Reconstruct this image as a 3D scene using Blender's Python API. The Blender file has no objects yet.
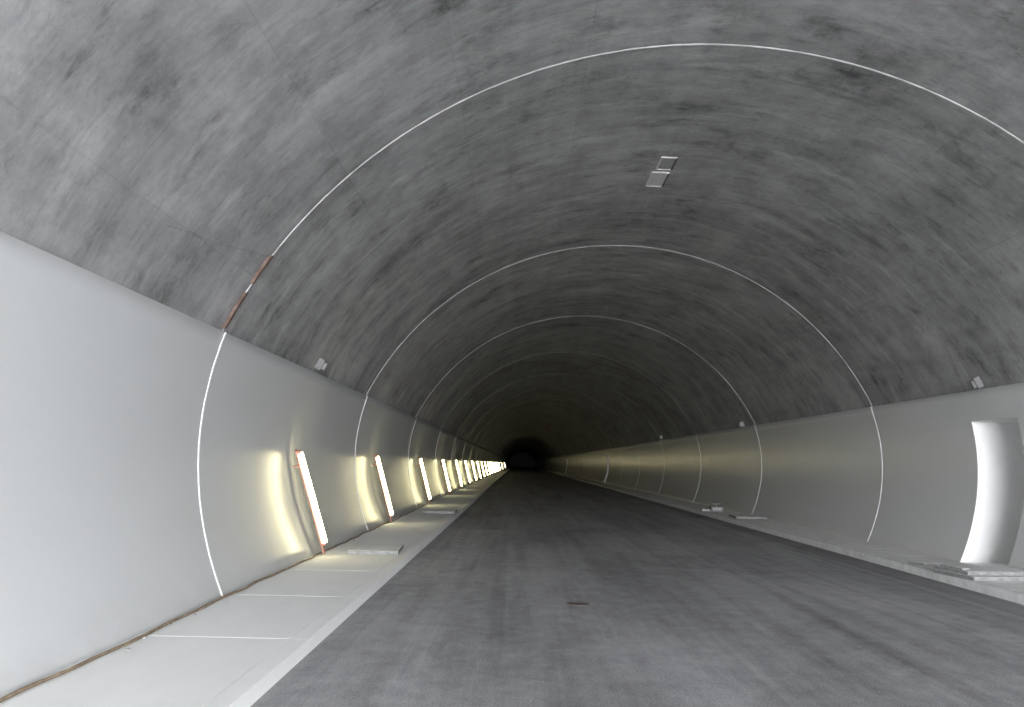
import bpy, bmesh, math, random
import numpy as np
from mathutils import Vector, Matrix
random.seed(4)
S=bpy.context.scene
# ---------------- tunnel geometry constants (metres) ----------------
CX=2.146; CROWN=6.326; R=5.986; CZ=CROWN-R
ZT=2.9575
def half(z): return 5.597-.1397*(max(z,.12)-1.684)**2
Y0=-16.0; Y1=450.0
RING0=0.37; L=10.5
XL=-1.69; XR=6.27; WALK=.12
BASEL=CX-half(WALK); BASER=CX+half(WALK)

# ---------------- node helpers ----------------
class M:
    def __init__(s,name):
        s.m=bpy.data.materials.new(name); s.m.use_nodes=True
        s.t=s.m.node_tree; s.n=s.t.nodes; s.l=s.t.links
        s.b=s.n['Principled BSDF']
    def node(s,typ,**k):
        n=s.n.new(typ)
        for a,v in k.items(): setattr(n,a,v)
        return n
    def inp(s,sock,v):
        if isinstance(v,bpy.types.NodeSocket): s.l.new(v,sock)
        else: sock.default_value=v
    def coord(s,kind='Object',scale=(1,1,1),loc=(0,0,0)):
        tc=s.node('ShaderNodeTexCoord'); mp=s.node('ShaderNodeMapping')
        s.l.new(tc.outputs[kind],mp.inputs['Vector']); mp.inputs['Scale'].default_value=scale
        mp.inputs['Location'].default_value=loc
        return mp.outputs[0]
    def noise(s,vec,scale=1,detail=4,rough=.55,dist=0):
        n=s.node('ShaderNodeTexNoise'); s.l.new(vec,n.inputs['Vector'])
        n.inputs['Scale'].default_value=scale; n.inputs['Detail'].default_value=detail
        n.inputs['Roughness'].default_value=rough; n.inputs['Distortion'].default_value=dist
        return n.outputs[0]
    def ramp(s,f,a,b,va=0.,vb=1.,smooth=False):
        n=s.node('ShaderNodeMapRange'); s.inp(n.inputs[0],f)
        if smooth: n.interpolation_type='SMOOTHSTEP'
        n.inputs[1].default_value=a;n.inputs[2].default_value=b;n.inputs[3].default_value=va;n.inputs[4].default_value=vb
        return n.outputs[0]
    def math(s,op,a,b=0.,c=0.):
        n=s.node('ShaderNodeMath',operation=op); s.inp(n.inputs[0],a); s.inp(n.inputs[1],b); s.inp(n.inputs[2],c); return n.outputs[0]
    def mix(s,f,a,b,mode='MIX'):
        n=s.node('ShaderNodeMix',data_type='RGBA',blend_type=mode)
        s.inp(n.inputs[0],f); s.inp(n.inputs[6],a); s.inp(n.inputs[7],b); return n.outputs[2]
    def sep(s,v):
        n=s.node('ShaderNodeSeparateXYZ'); s.l.new(v,n.inputs[0]); return n.outputs
    def bump(s,h,strength=.3,dist=.01):
        n=s.node('ShaderNodeBump'); s.l.new(h,n.inputs['Height']); n.inputs['Strength'].default_value=strength; n.inputs['Distance'].default_value=dist
        s.l.new(n.outputs[0],s.b.inputs['Normal'])
    def out(s,col,rough=.8,spec=.3):
        s.inp(s.b.inputs['Base Color'],col); s.inp(s.b.inputs['Roughness'],rough); s.b.inputs['Specular IOR Level'].default_value=spec
        return s.m
def g(v,t=(1,1,1)): return (v*t[0],v*t[1],v*t[2],1)

def simple(name,col,rough=.7,spec=.3,var=.15,sc=8):
    m=M(name); n=m.noise(m.coord('Object'),sc,5)
    f=m.ramp(n,.3,.7,0,1)
    c0=tuple(c*(1-var) for c in col[:3])+(1,); c1=tuple(min(1,c*(1+var)) for c in col[:3])+(1,)
    m.bump(n,.1,.005)
    return m.out(m.mix(f,c0,c1),rough,spec)

# vault concrete (UV: u = arc length m, v = y m)
m=M('vault_concrete')
uv=m.coord('UV'); u,v,_=m.sep(uv)
big=m.noise(m.coord('UV',(.35,.30,1)),1,6,.6,.6)
blot=m.noise(m.coord('UV',(.85,.8,1),(31,17,0)),1,7,.6,.2)
patch=m.noise(m.coord('UV',(.40,.9,1),(3,7,0)),1,8,.62,.3)
streak=m.noise(m.coord('UV',(.35,8,1)),1,5,.65,.3)
long_=m.noise(m.coord('UV',(2.2,.16,1),(9,2,0)),1,5,.6,.4)
mid=m.noise(m.coord('UV',(2.2,2.4,1),(2,5,0)),1,10,.75,.2)
fine=m.noise(uv,16,6,.75)
seg=m.math('FLOOR',m.math('DIVIDE',m.math('SUBTRACT',v,RING0),L))
wn=m.node('ShaderNodeTexWhiteNoise',noise_dimensions='1D'); m.l.new(seg,wn.inputs['W'])
a=m.ramp(big,.3,.7,-.5,.5); b_=m.ramp(patch,.35,.65,-.5,.5); c_=m.ramp(streak,.3,.7,-.5,.5); d_=m.ramp(long_,.35,.65,-.5,.5); e_=m.ramp(fine,.3,.7,-.5,.5)
t=m.math('MULTIPLY_ADD',a,.34,1.0)
t=m.math('MULTIPLY_ADD',m.ramp(blot,.3,.7,-.5,.5),.40,t)
t=m.math('MULTIPLY_ADD',b_,.30,t); t=m.math('MULTIPLY_ADD',c_,.12,t); t=m.math('MULTIPLY_ADD',d_,.18,t); t=m.math('MULTIPLY_ADD',e_,.16,t)
t=m.math('MULTIPLY_ADD',m.ramp(mid,.3,.7,-.5,.5),.50,t)
t=m.math('MULTIPLY_ADD',m.math('SUBTRACT',wn.outputs[0],.5),.12,t)
# form-panel tone differences
pu=m.math('FLOOR',m.math('DIVIDE',m.math('ADD',u,-.21),1.52)); pv=m.math('FLOOR',m.math('DIVIDE',m.math('SUBTRACT',v,RING0-.75),1.5))
cv=m.node('ShaderNodeCombineXYZ'); m.l.new(pu,cv.inputs[0]); m.l.new(pv,cv.inputs[1])
w2=m.node('ShaderNodeTexWhiteNoise',noise_dimensions='2D'); m.l.new(cv.outputs[0],w2.inputs['Vector'])
t=m.math('MULTIPLY_ADD',m.math('SUBTRACT',w2.outputs[0],.5),.10,t)
# dark stains, brushed smears, pale laitance
st=m.ramp(m.noise(m.coord('UV',(1.1,1.5,1),(1,4,0)),1,8,.75,.3),.54,.66,0,.34)
t=m.math('SUBTRACT',t,st)
sm=m.ramp(m.noise(m.coord('UV',(1.0,3.6,1),(6,1,0)),1,8,.74,.4),.58,.70,0,.32)
t=m.math('SUBTRACT',t,sm)
pl=m.ramp(m.noise(m.coord('UV',(.6,1.6,1),(16,11,0)),1,7,.66,.3),.55,.69,0,.34)
t=m.math('ADD',t,pl)
# one broad pale trowelled smear near the first joint
wob=m.math('MULTIPLY_ADD',m.ramp(mid,.3,.7,-.5,.5),.16,v)
k1=m.ramp(m.math('ABSOLUTE',m.math('SUBTRACT',wob,8.75)),.10,.26,1,0,True)
k2=m.ramp(m.math('ABSOLUTE',m.math('SUBTRACT',u,13.75)),.55,1.0,1,0,True)
t=m.math('MULTIPLY_ADD',m.math('MULTIPLY',k1,k2),.30,t)
# formwork seams
fr=m.math('FRACT',m.math('DIVIDE',m.math('ADD',u,.55),1.52))
ln=m.math('LESS_THAN',m.math('ABSOLUTE',m.math('SUBTRACT',fr,.5)),.006)
ln=m.math('MULTIPLY',ln,m.ramp(mid,.44,.58,0,.16))
t=m.math('SUBTRACT',t,ln)
fr2=m.math('FRACT',m.math('DIVIDE',m.math('SUBTRACT',v,RING0),1.5))
ln2=m.math('LESS_THAN',m.math('ABSOLUTE',m.math('SUBTRACT',fr2,.5)),.008)
t=m.math('SUBTRACT',t,m.math('MULTIPLY',ln2,m.ramp(patch,.45,.6,0,.10)))
t=m.math('MAXIMUM',t,.25)
cc=m.node('ShaderNodeCombineColor')
for i in range(3): m.l.new(t,cc.inputs[i])
col=m.mix(1.,g(.305,(1,1,1.)),cc.outputs[0],'MULTIPLY')
m.bump(m.math('ADD',fine,streak),.3,.01)
VAULT=m.out(col,.8,.2)

# painted wall panels
m=M('wall_paint')
oc=m.coord('Object'); x,y,z=m.sep(oc)
n1=m.noise(m.coord('Object',(1,.25,.9)),1,3,.5); n2=m.noise(oc,22,4,.6)
base=m.mix(m.ramp(n1,.2,.8),g(.66,(.985,1,1)),g(.71,(.985,1,1)))
dirt=m.math('MULTIPLY',m.ramp(z,.12,.5,1,0),m.ramp(m.noise(m.coord('Object',(1,1.2,2)),1,5,.65),.35,.7,0,.3))
base=m.mix(dirt,base,g(.42,(1.03,1,.94)))
m.bump(n2,.12,.004)
WALL=m.out(base,.27,.5)

WHITE=simple('niche_white_paint',g(.88),.5,.4,.03,5)
SEALW=simple('joint_seal_white',g(.85),.6,.3,.06,12)
SEALG=simple('joint_mortar_light',g(.60),.8,.2,.3,5)
SEALD=simple('joint_mortar_grey',g(.24),.8,.2,.3,5)

# asphalt
m=M('asphalt')
oc=m.coord('Object'); x,y,z=m.sep(oc)
s1=m.noise(m.coord('Object',(1.1,.05,1)),1,6,.6,.5)
s2=m.noise(m.coord('Object',(4.0,.10,1),(5,1,0)),1,6,.65,.7)
s3=m.noise(m.coord('Object',(.45,.22,1),(2,8,0)),1,8,.68,.5)
s4=m.noise(m.coord('Object',(5,3,1),(2,8,0)),1,8,.75,.2)
gr=m.noise(oc,60,3,.85)
t=m.math('MULTIPLY_ADD',m.ramp(s1,.3,.7,-.5,.5),.60,1.)
t=m.math('MULTIPLY_ADD',m.ramp(s2,.3,.7,-.5,.5),.36,t)
t=m.math('MULTIPLY_ADD',m.ramp(s3,.3,.7,-.5,.5),.55,t)
t=m.math('MULTIPLY_ADD',m.ramp(s4,.3,.7,-.5,.5),.42,t)
t=m.math('MULTIPLY_ADD',m.ramp(gr,.3,.7,-.5,.5),1.0,t)
gut=m.math('GREATER_THAN',x,5.72)
t=m.math('MULTIPLY',t,m.math('MULTIPLY_ADD',gut,-.25,1.))
pale=m.ramp(m.noise(m.coord('Object',(.8,.8,1),(4,3,0)),1,8,.7,.4),.62,.75,0,.4)
t=m.math('MAXIMUM',m.math('ADD',t,pale),.2)
cc=m.node('ShaderNodeCombineColor')
for i in range(3): m.l.new(t,cc.inputs[i])
m.bump(gr,.8,.01)
ASPH=m.out(m.mix(1.,g(.305,(1,1,1.02)),cc.outputs[0],'MULTIPLY'),m.ramp(s1,.3,.7,.5,.8),.3)

# walkway concrete
m=M('walkway_concrete')
oc=m.coord('Object')
w1=m.noise(m.coord('Object',(1.2,.5,1)),1,6,.6); w2=m.noise(oc,40,3,.7)
c1=m.mix(m.ramp(w1,.3,.7),g(.88,(1,1,.985)),g(.96,(1,1,.99)))
c1=m.mix(m.ramp(w2,.3,.7,0,.10),c1,g(.55))
m.bump(w2,.3,.004)
WALKM=m.out(c1,.8,.25)
WALKR=simple('walkway_concrete_grey',g(.82,(1,1,.98)),.8,.2,.10,3)
KERB=simple('kerb_stone',g(.76),.8,.2,.12,6)
COVER=simple('cover_slab_concrete',g(.80),.85,.1,.10,9)
COVERS=simple('cover_slab_shaded_side',g(.24),.9,.1,.25,14)  # same slab concrete, sides coloured darker to offset the portal light on them
DARK=simple('dark_joint',g(.10),.9,.1,.2,6)
RUST=simple('rusty_timber',(.13,.09,.075,1),.8,.2,.5,6)
WOOD=simple('lamp_batten_timber',(.42,.22,.16,1),.7,.2,.2,8)
CABLE=simple('cable_brown',(.26,.20,.14,1),.7,.2,.3,10)
METAL=simple('grey_metal',g(.16),.5,.4,.1,10)
LIGHTC=simple('light_grey_steel',g(.34),.6,.4,.1,10)
GRAVEL=simple('gravel_ground',(.56,.55,.53,1),.9,.1,.2,2)
m=M('tube_light'); m.out(g(.9),.5,.3)
m.b.inputs['Emission Color'].default_value=(1.,.92,.50,1); m.b.inputs['Emission Strength'].default_value=14.5
TUBE=m.m

# ---------------- mesh helpers ----------------
def obj(name,verts,faces,mats,fm=None,smooth=False,uvs=None,parent=None):
    me=bpy.data.meshes.new(name); me.from_pydata(verts,[],faces)
    for mt in (mats if isinstance(mats,list) else [mats]): me.materials.append(mt)
    if fm: 
        for p,i in zip(me.polygons,fm): p.material_index=i
    if smooth:
        for p in me.polygons: p.use_smooth=True
    if uvs is not None:
        ul=me.uv_layers.new(name='UVMap')
        for lp in me.loops: ul.data[lp.index].uv=uvs[lp.vertex_index]
    o=bpy.data.objects.new(name,me); S.collection.objects.link(o)
    if parent: o.parent=parent
    return o
class MB:
    def __init__(s): s.v=[];s.f=[];s.m=[]
    def box(s,x0,x1,y0,y1,z0,z1,mi=0,side=None):
        b=len(s.v); s.v+=[(x,y,z) for z in(z0,z1) for y in(y0,y1) for x in(x0,x1)]
        for k,q in enumerate(((0,2,3,1),(4,5,7,6),(0,1,5,4),(2,6,7,3),(0,4,6,2),(1,3,7,5))):
            s.f.append(tuple(b+i for i in q)); s.m.append(mi if (side is None or k==1) else side)
    def obox(s,c,ax,ay,az,mi=0):
        c=Vector(c);b=len(s.v)
        for k in(-1,1):
            for j in(-1,1):
                for i in(-1,1): s.v.append(tuple(c+i*ax+j*ay+k*az))
        for q in((0,2,3,1),(4,5,7,6),(0,1,5,4),(2,6,7,3),(0,4,6,2),(1,3,7,5)): s.f.append(tuple(b+i for i in q)); s.m.append(mi)
    def quad(s,a,b,c,d,mi=0):
        n=len(s.v); s.v+=[tuple(a),tuple(b),tuple(c),tuple(d)]; s.f.append((n,n+1,n+2,n+3)); s.m.append(mi)
    def make(s,name,mats,bevel=0,**k):
        o=obj(name,s.v,s.f,mats,s.m,**k)
        if bevel:
            md=o.modifiers.new('bevel','BEVEL'); md.width=bevel; md.segments=2; md.limit_method='ANGLE'
        return o

# ---------------- vault ----------------
ys=list(np.arange(Y0,60,1.5))+list(np.arange(60,Y1+.1,6))
if ys[-1]<Y1: ys.append(Y1)
a0=math.asin((2.80-CZ)/R); NA=96
vs=[];uvs=[];fs=[]
for y in ys:
    for i in range(NA+1):
        a=a0+(math.pi-2*a0)*i/NA
        vs.append((CX+(R+.03)*math.cos(a),y,CZ+(R+.03)*math.sin(a))); uvs.append((R*a,y))
for j in range(len(ys)-1):
    for i in range(NA):
        b=j*(NA+1)+i; fs.append((b,b+1,b+NA+2,b+NA+1))
obj('ceiling',vs,fs,VAULT,smooth=True,uvs=uvs)

# ---------------- walls ----------------
NICHE=[(15.4,16.95),(84.5,86.2),(154.5,156.2)]; NZ=2.46
def wall(name,sgn,niches):
    zs=sorted(set([0,WALK]+[round(q,3) for q in np.linspace(.3,2.2,12)]+[NZ,2.6,2.8,ZT]))
    yy=sorted(set([Y0]+[v for n in niches for v in n]+list(np.arange(-10,Y1,10))+[Y1]))
    V=[];F=[];idx={}
    for j,y in enumerate(yy):
        for i,z in enumerate(zs): idx[i,j]=len(V); V.append((CX+sgn*half(z),y,z))
        idx['t',j]=len(V); V.append((CX+sgn*(half(ZT)+.25),y,ZT))
    for j in range(len(yy)-1):
        open_=any(abs(yy[j]-n[0])<1e-6 for n in niches)
        for i in range(len(zs)-1):
            if open_ and WALK<=zs[i]<NZ: continue
            F.append((idx[i,j],idx[i+1,j],idx[i+1,j+1],idx[i,j+1]))
        i=len(zs)-1; F.append((idx[i,j],idx['t',j],idx['t',j+1],idx[i,j+1]))
    return obj(name,V,F,WALL,smooth=False) , zs
wl,zs=wall('wall_left',-1,[]); wr,_=wall('wall_right',1,NICHE)
for o in (wl,wr):
    for p in o.data.polygons: p.use_smooth=abs(p.normal.z)<.9
# niches
XB=CX+half(1.7)+.85
for (a,b) in NICHE:
    q=MB(); zz=[z for z in zs if WALK<=z<=NZ]
    for y in(a,b):
        for z0,z1 in zip(zz[:-1],zz[1:]):
            q.quad((CX+half(z0),y,z0),(XB,y,z0),(XB,y,z1),(CX+half(z1),y,z1))
    q.quad((XB,a,WALK),(XB,b,WALK),(XB,b,NZ),(XB,a,NZ))
    q.quad((CX+half(NZ),a,NZ),(XB,a,NZ),(XB,b,NZ),(CX+half(NZ),b,NZ))
    q.quad((CX+half(WALK),a,WALK),(XB,a,WALK),(XB,b,WALK),(CX+half(WALK),b,WALK))
    q.make('emergency_niche',[WHITE])
# added cap at the far end, blocks the bright sky
q=MB(); q.box(CX-7,CX+7,Y1,Y1+.3,-.2,7); q.make('far_end_sky_block',[VAULT])

# ---------------- floor ----------------
q=MB(); q.box(CX-6.2,CX+6.2,Y0,Y1,-.3,0); q.make('floor',[ASPH])
q=MB(); q.box(-60,60,-90,Y0-.01,-.4,-.02); q.make('ground_outside',[GRAVEL])

# walkways
YE=Y1-.03
q=MB(); 
q.box(BASEL+.002,XL-.02,Y0,YE,.0,WALK-.03,1)
SL=2.6
yj=11.05; y=yj-SL*10
while y<150:
    if y+SL>Y0: q.box(BASEL+.002,XL-.155,max(y,Y0)+.006,y+SL-.006,WALK-.03,WALK,0); q.box(XL-.15,XL,max(y,Y0)+.004,y+SL-.004,.0,WALK,0)
    y+=SL
q.box(BASEL+.002,XL,y+.008,YE,0,WALK,0)
q.make('walkway',[WALKM,DARK,KERB],bevel=0)
q=MB()
q.box(XR+.02,BASER-.002,Y0,YE,0,WALK-.03,1)
y=Y0
while y<150:
    q.box(XR+.175,BASER-.002,y+.008,y+1.992,WALK-.03,WALK,0)
    q.box(XR-.004,XR+.15,y+.005,y+.995,0,WALK,2); q.box(XR-.004,XR+.15,y+1.005,y+1.995,0,WALK,2); y+=2
q.box(XR+.175,BASER-.002,y,YE,WALK-.03,WALK,0); q.box(XR,XR+.15,y,YE,0,WALK,2)
q.make('walkway',[WALKR,DARK,KERB])

# ---------------- ring joints ----------------
k=0; y=RING0-L; idx=0
while y<Y1-3:
    idx+=1
    far=y>RING0+3.5*L
    q=MB(); w=.02; d=.008; wv=w*(.35 if far else .62)
    N=72; a1=math.asin((ZT-CZ)/R)
    pts=[(CX+(R+.022)*math.cos(a1+(math.pi-2*a1)*i/N),CZ+(R+.022)*math.sin(a1+(math.pi-2*a1)*i/N)) for i in range(N+1)]
    for (x0,z0),(x1,z1) in zip(pts[:-1],pts[1:]):
        mi=2 if far else 1
        q.quad((x0,y-wv,z0),(x1,y-wv,z1),(x1,y+wv,z1),(x0,y+wv,z0),mi)
        for sy in(-1,1):
            ex=lambda x,z:(CX+(x-CX)*1.003,z+ (z-CZ)*.003)
            xa,za=ex(x0,z0);xb,zb=ex(x1,z1)
            q.quad((x0,y+sy*wv,z0),(x1,y+sy*wv,z1),(xb,y+sy*wv,zb),(xa,y+sy*wv,za),mi)
    zl=list(np.linspace(WALK,ZT,22))
    for sg in(-1,1):
        for z0,z1 in zip(zl[:-1],zl[1:]):
            X0=CX+sg*(half(z0)-d);X1=CX+sg*(half(z1)-d)
            q.quad((X0,y-w,z0),(X1,y-w,z1),(X1,y+w,z1),(X0,y+w,z0),0)
            for sy in(-1,1): q.quad((X0,y+sy*w,z0),(X1,y+sy*w,z1),(X1+sg*.012,y+sy*w,z1),(X0+sg*.012,y+sy*w,z0),0)
    q.make('trim_%d'%idx,[SEALW,SEALG,SEALD],smooth=False)
    y+=L

# ---------------- tube lamps leaning on the left wall ----------------
ly=[15.75,24.1,34.6,44.8]
while ly[-1]<172: ly.append(ly[-1]+9.6)
ly+=[210,260]
for y in ly:
    root=bpy.data.objects.new('tube_lamp',None); S.collection.objects.link(root)
    z0,z1=WALK+.03,1.72
    xb=CX-half(z0)+.16; xt=CX-half(z1)+.12
    p0=Vector((xb,y,z0)); p1=Vector((xt,y-.65,z1)); ax=(p1-p0).normalized()
    sy=Vector((0,1,0)); sy=(sy-ax*sy.dot(ax)).normalized(); sx=ax.cross(sy).normalized()
    if sx.x<0: sx=-sx
    Ln=(p1-p0).length
    q=MB(); q.obox((p0+p1)/2,sx*.012,sy*.045,ax*Ln/2)
    q.obox(p0+ax*(Ln-.04)+sx*.03,sx*.03,sy*.03,ax*.025); q.obox(p0+ax*.16+sx*.03,sx*.03,sy*.03,ax*.025)
    q.obox(p1-ax*.25-sx*.05,sx*.05,sy*.015,ax*.015); 
    q.make('batten',[WOOD],parent=root)
    n=12; a_=p0+ax*.18+sx*.055; b_=p0+ax*(Ln-.06)+sx*.055; r=.043
    vv=[];ff=[]
    for c in(a_,b_):
        for i in range(n):
            t=2*math.pi*i/n; vv.append(tuple(c+sx*r*math.cos(t)+sy*r*math.sin(t)))
    for i in range(n): ff.append((i,(i+1)%n,n+(i+1)%n,n+i))
    ff.append(tuple(range(n))); ff.append(tuple(range(2*n-1,n-1,-1)))
    o=obj('tube',vv,ff,TUBE,parent=root)

# ---------------- cover slabs ----------------
def slab(name,x,y,sx,sy,z,h,rot,tilt=0):
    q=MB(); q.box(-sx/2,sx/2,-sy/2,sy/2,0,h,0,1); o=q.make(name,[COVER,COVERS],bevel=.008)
    o.location=(x,y,z); o.rotation_euler=(tilt,0,rot); return o
slab('cover_slab',-2.28,16.7,.80,1.4,WALK,.06,.05)
slab('cover_slab',-2.22,29.8,.9,1.6,WALK,.06,.02)
slab('cover_slab',6.95,30.4,.9,1.4,WALK,.06,-.05)
q=MB(); q.box(-.56,.56,-.60,.45,0,.055,0,1); q.box(-.54,.56,-.42,.46,.057,.11,0,1); q.box(-.55,-.43,-.3,.3,.111,.14,0,1)
o=q.make('cover_slab_stack',[COVER,COVERS],bevel=.008); o.location=(6.82,14.75,WALK); o.rotation_euler=(0,0,.12)
slab('cover_slab',6.62,16.4,.4,.4,WALK,.04,.3)

# small tool box with a folded lamp on the right walkway
q=MB(); q.box(-.2,.2,-.2,.2,0,.16,0); q.box(-.15,.15,-.21,-.2,.03,.13,1); q.box(-.02,.02,-.02,.02,.16,.26,0); q.box(-.16,.16,-.02,.02,.24,.27,0)
q.box(-.5,-.22,-.12,.12,0,.07,1); 
o=q.make('tool_box',[METAL,LIGHTC],bevel=.01); o.location=(6.8,34.4,WALK)

# ---------------- manhole ----------------
n=32; vv=[];ff=[]
def ringp(r,z): return [(r*math.cos(2*math.pi*i/n),r*math.sin(2*math.pi*i/n),z) for i in range(n)]
prof=[(.0,.006),(.13,.006),(.135,.002),(.15,.002),(.155,.010),(.19,.010),(.20,0)]
vv=[(0,0,.006)]
for r_,z_ in prof[1:]: vv+=ringp(r_,z_)
for i in range(n): ff.append((0,1+i,1+(i+1)%n))
for k in range(len(prof)-2):
    for i in range(n):
        a=1+k*n+i;b=1+k*n+(i+1)%n; ff.append((a,b,b+n,a+n))
o=obj('manhole_cover',vv,ff,simple('cast_iron',(.09,.075,.07,1),.6,.4)); o.location=(.74,11.8,0); o.scale=(.64,.8,1)

# ---------------- recessed boxes in the vault ----------------
def on_vault(x): return CZ+math.sqrt(R*R-(x-CX)**2)
def vault_frame(x,y,inset=0.):
    n=Vector((CX-x,0,CZ-on_vault(x))).normalized()
    tx=Vector((0,1,0)).cross(n).normalized(); p=Vector((x,y,on_vault(x)))+n*inset
    return p,tx,Vector((0,1,0)),n
q=MB()
for (x,y,w,h_,mi) in((2.26,15.35,.24,.62,1),(2.24,16.25,.27,.80,0)):
    p,tx,ty,n=vault_frame(x,y,-.025); t=.012
    q.obox(p,tx*w/2,ty*h_/2,n*.006,mi)
    for s in(-1,1):
        q.obox(p+n*.008+tx*s*w/2,tx*t,ty*h_/2,n*.012,0 if s>0 else 3)
        q.obox(p+n*.008+ty*s*h_/2,tx*w/2,ty*t,n*.012,0)
q.make('ceiling_anchor_box',[simple('box_cover_pale',g(.62),.7,.2,.1,10),LIGHTC,SEALG,DARK])
def hatch(ang,y,w,l):
    x=CX+R*math.cos(ang); p,tx,ty,n=vault_frame(x,y,-.032)
    q=MB(); t=.008
    for s in(-1,1):
        q.obox(p+tx*s*w/2,tx*t,ty*(l/2),n*.004); q.obox(p+ty*s*l/2,tx*(w/2),ty*t,n*.004)
    q.make('vault_hatch_frame',[simple('hatch_seam',g(.17),.9,.1,.3,5)])
hatch(math.radians(45.6),14.5,.42,.75)
hatch(math.radians(41.7),17.2,.34,.8)

def bracket(sg,y,z,w,h_,mat):
    a=math.asin((z-CZ)/R); n=Vector((-sg*math.cos(a),0,-math.sin(a))); t=Vector((-sg*math.sin(a),0,math.cos(a)))
    p=Vector((CX+sg*R*math.cos(a),y,CZ+R*math.sin(a)))
    q=MB(); q.obox(p+n*.02,n*.05,Vector((0,w/2,0)),t*h_/2,0); q.obox(p+n*.09,n*.03,Vector((0,w/4,0)),t*h_/3,1)
    q.make('wall_bracket',[mat,METAL],bevel=.005)
bracket(-1,15.8,3.10,.18,.18,METAL); bracket(1,16.25,3.07,.12,.18,METAL); bracket(1,33.4,3.06,.14,.16,LIGHTC)
bracket(1,52,3.1,.2,.2,METAL)

# rusty strip left in the first joint
q=MB(); pts=[]
for z in np.linspace(3.0,3.80,9):
    a=math.asin((z-CZ)/R); pts.append((CX-(R+.01)*math.cos(a),RING0+L-.07,z+random.uniform(-.01,.01)))
for i,(a_,b_) in enumerate(zip(pts[:-1],pts[1:])):
    if i==4: continue
    a_=Vector(a_);b_=Vector(b_);ax=(b_-a_); q.obox((a_+b_)/2,Vector((.02,0,0)),Vector((0,random.uniform(.025,.045),0)),ax/2)
q.make('joint_timber_strip',[RUST])

def curve(name,pts,r,mat):
    c=bpy.data.curves.new(name,'CURVE'); c.dimensions='3D'; c.bevel_depth=r; c.bevel_resolution=2
    s=c.splines.new('NURBS'); s.points.add(len(pts)-1); s.order_u=4; s.use_endpoint_u=True
    for p,q_ in zip(s.points,pts): p.co=(*q_,1)
    o=bpy.data.objects.new(name,c); S.collection.objects.link(o); c.materials.append(mat); return o
pts=[]; y=-2.
while y<34: pts.append((BASEL+.05+random.uniform(-.015,.05),y,WALK+.014)); y+=.45
curve('floor_cable',pts,.014,CABLE)
pts=[]
for i in range(12):
    t=i/11; z=3.78-.28*t; y=RING0+L-.1-2.6*t; a=math.asin((z-CZ)/R)
    pts.append((CX-(R+.024)*math.cos(a),y,z+.012*math.sin(t*9)))
curve('tie_wire',pts,.0035,SEALD)
q=MB()
for i in range(24):
    y=random.uniform(6,30); x=BASEL+.05+abs(random.gauss(0,.06)); s=random.uniform(.006,.013)
    q.obox((x,y,WALK+s*.5),Vector((s,s*.3,0)),Vector((-s*.3,s,0)),Vector((0,0,s*.5)))
q.make('rubble_pieces',[METAL])

# ---------------- light: overcast sky through the portal behind ----------------
w=bpy.data.worlds.new('World'); S.world=w; w.use_nodes=True; nt=w.node_tree
bg=nt.nodes['Background']; bg.inputs[1].default_value=83.0
tc=nt.nodes.new('ShaderNodeTexCoord'); sp=nt.nodes.new('ShaderNodeSeparateXYZ'); cr=nt.nodes.new('ShaderNodeValToRGB')
nt.links.new(tc.outputs['Generated'],sp.inputs[0]); nt.links.new(sp.outputs[2],cr.inputs[0]); nt.links.new(cr.outputs[0],bg.inputs[0])
cr.color_ramp.elements[0].color=(.965,.975,1,1); cr.color_ramp.elements[1].color=(.86,.92,1,1)
ld=bpy.data.lights.new('portal','AREA'); ld.shape='RECTANGLE'; ld.size=12; ld.size_y=6.6
try: ld.cycles.is_portal=True
except Exception as e: print(e)
lo=bpy.data.objects.new('sky_portal',ld); S.collection.objects.link(lo); lo.location=(CX,Y0-.05,3.2); lo.rotation_euler=(math.radians(90),0,0)
S.view_settings.view_transform='Standard'; S.view_settings.look='None'; S.view_settings.exposure=0
try: S.cycles.diffuse_bounces=5; S.cycles.max_bounces=8
except: pass

# ---------------- camera ----------------
f=1000.;p=.1091;wy=-.0073;r=.0215
def ray(x,F,y):
    c,s=math.cos(r),math.sin(r); x,y=c*x-s*y,s*x+c*y
    c,s=math.cos(p),math.sin(p); d=(x,c*F-s*y,s*F+c*y)
    c,s=math.cos(wy),math.sin(wy); return Vector((c*d[0]+s*d[1],-s*d[0]+c*d[1],d[2]))
X=ray(1,0,0);Yv=ray(0,0,1);F=ray(0,1,0)
cd=bpy.data.cameras.new('camera'); cd.sensor_width=36; cd.lens=36*f/1024; cd.clip_end=600
co=bpy.data.objects.new('camera',cd); S.collection.objects.link(co)
mt=Matrix((X,Yv,-F)).transposed().to_4x4(); mt.translation=Vector((0,0,1.6)); co.matrix_world=mt
S.camera=co
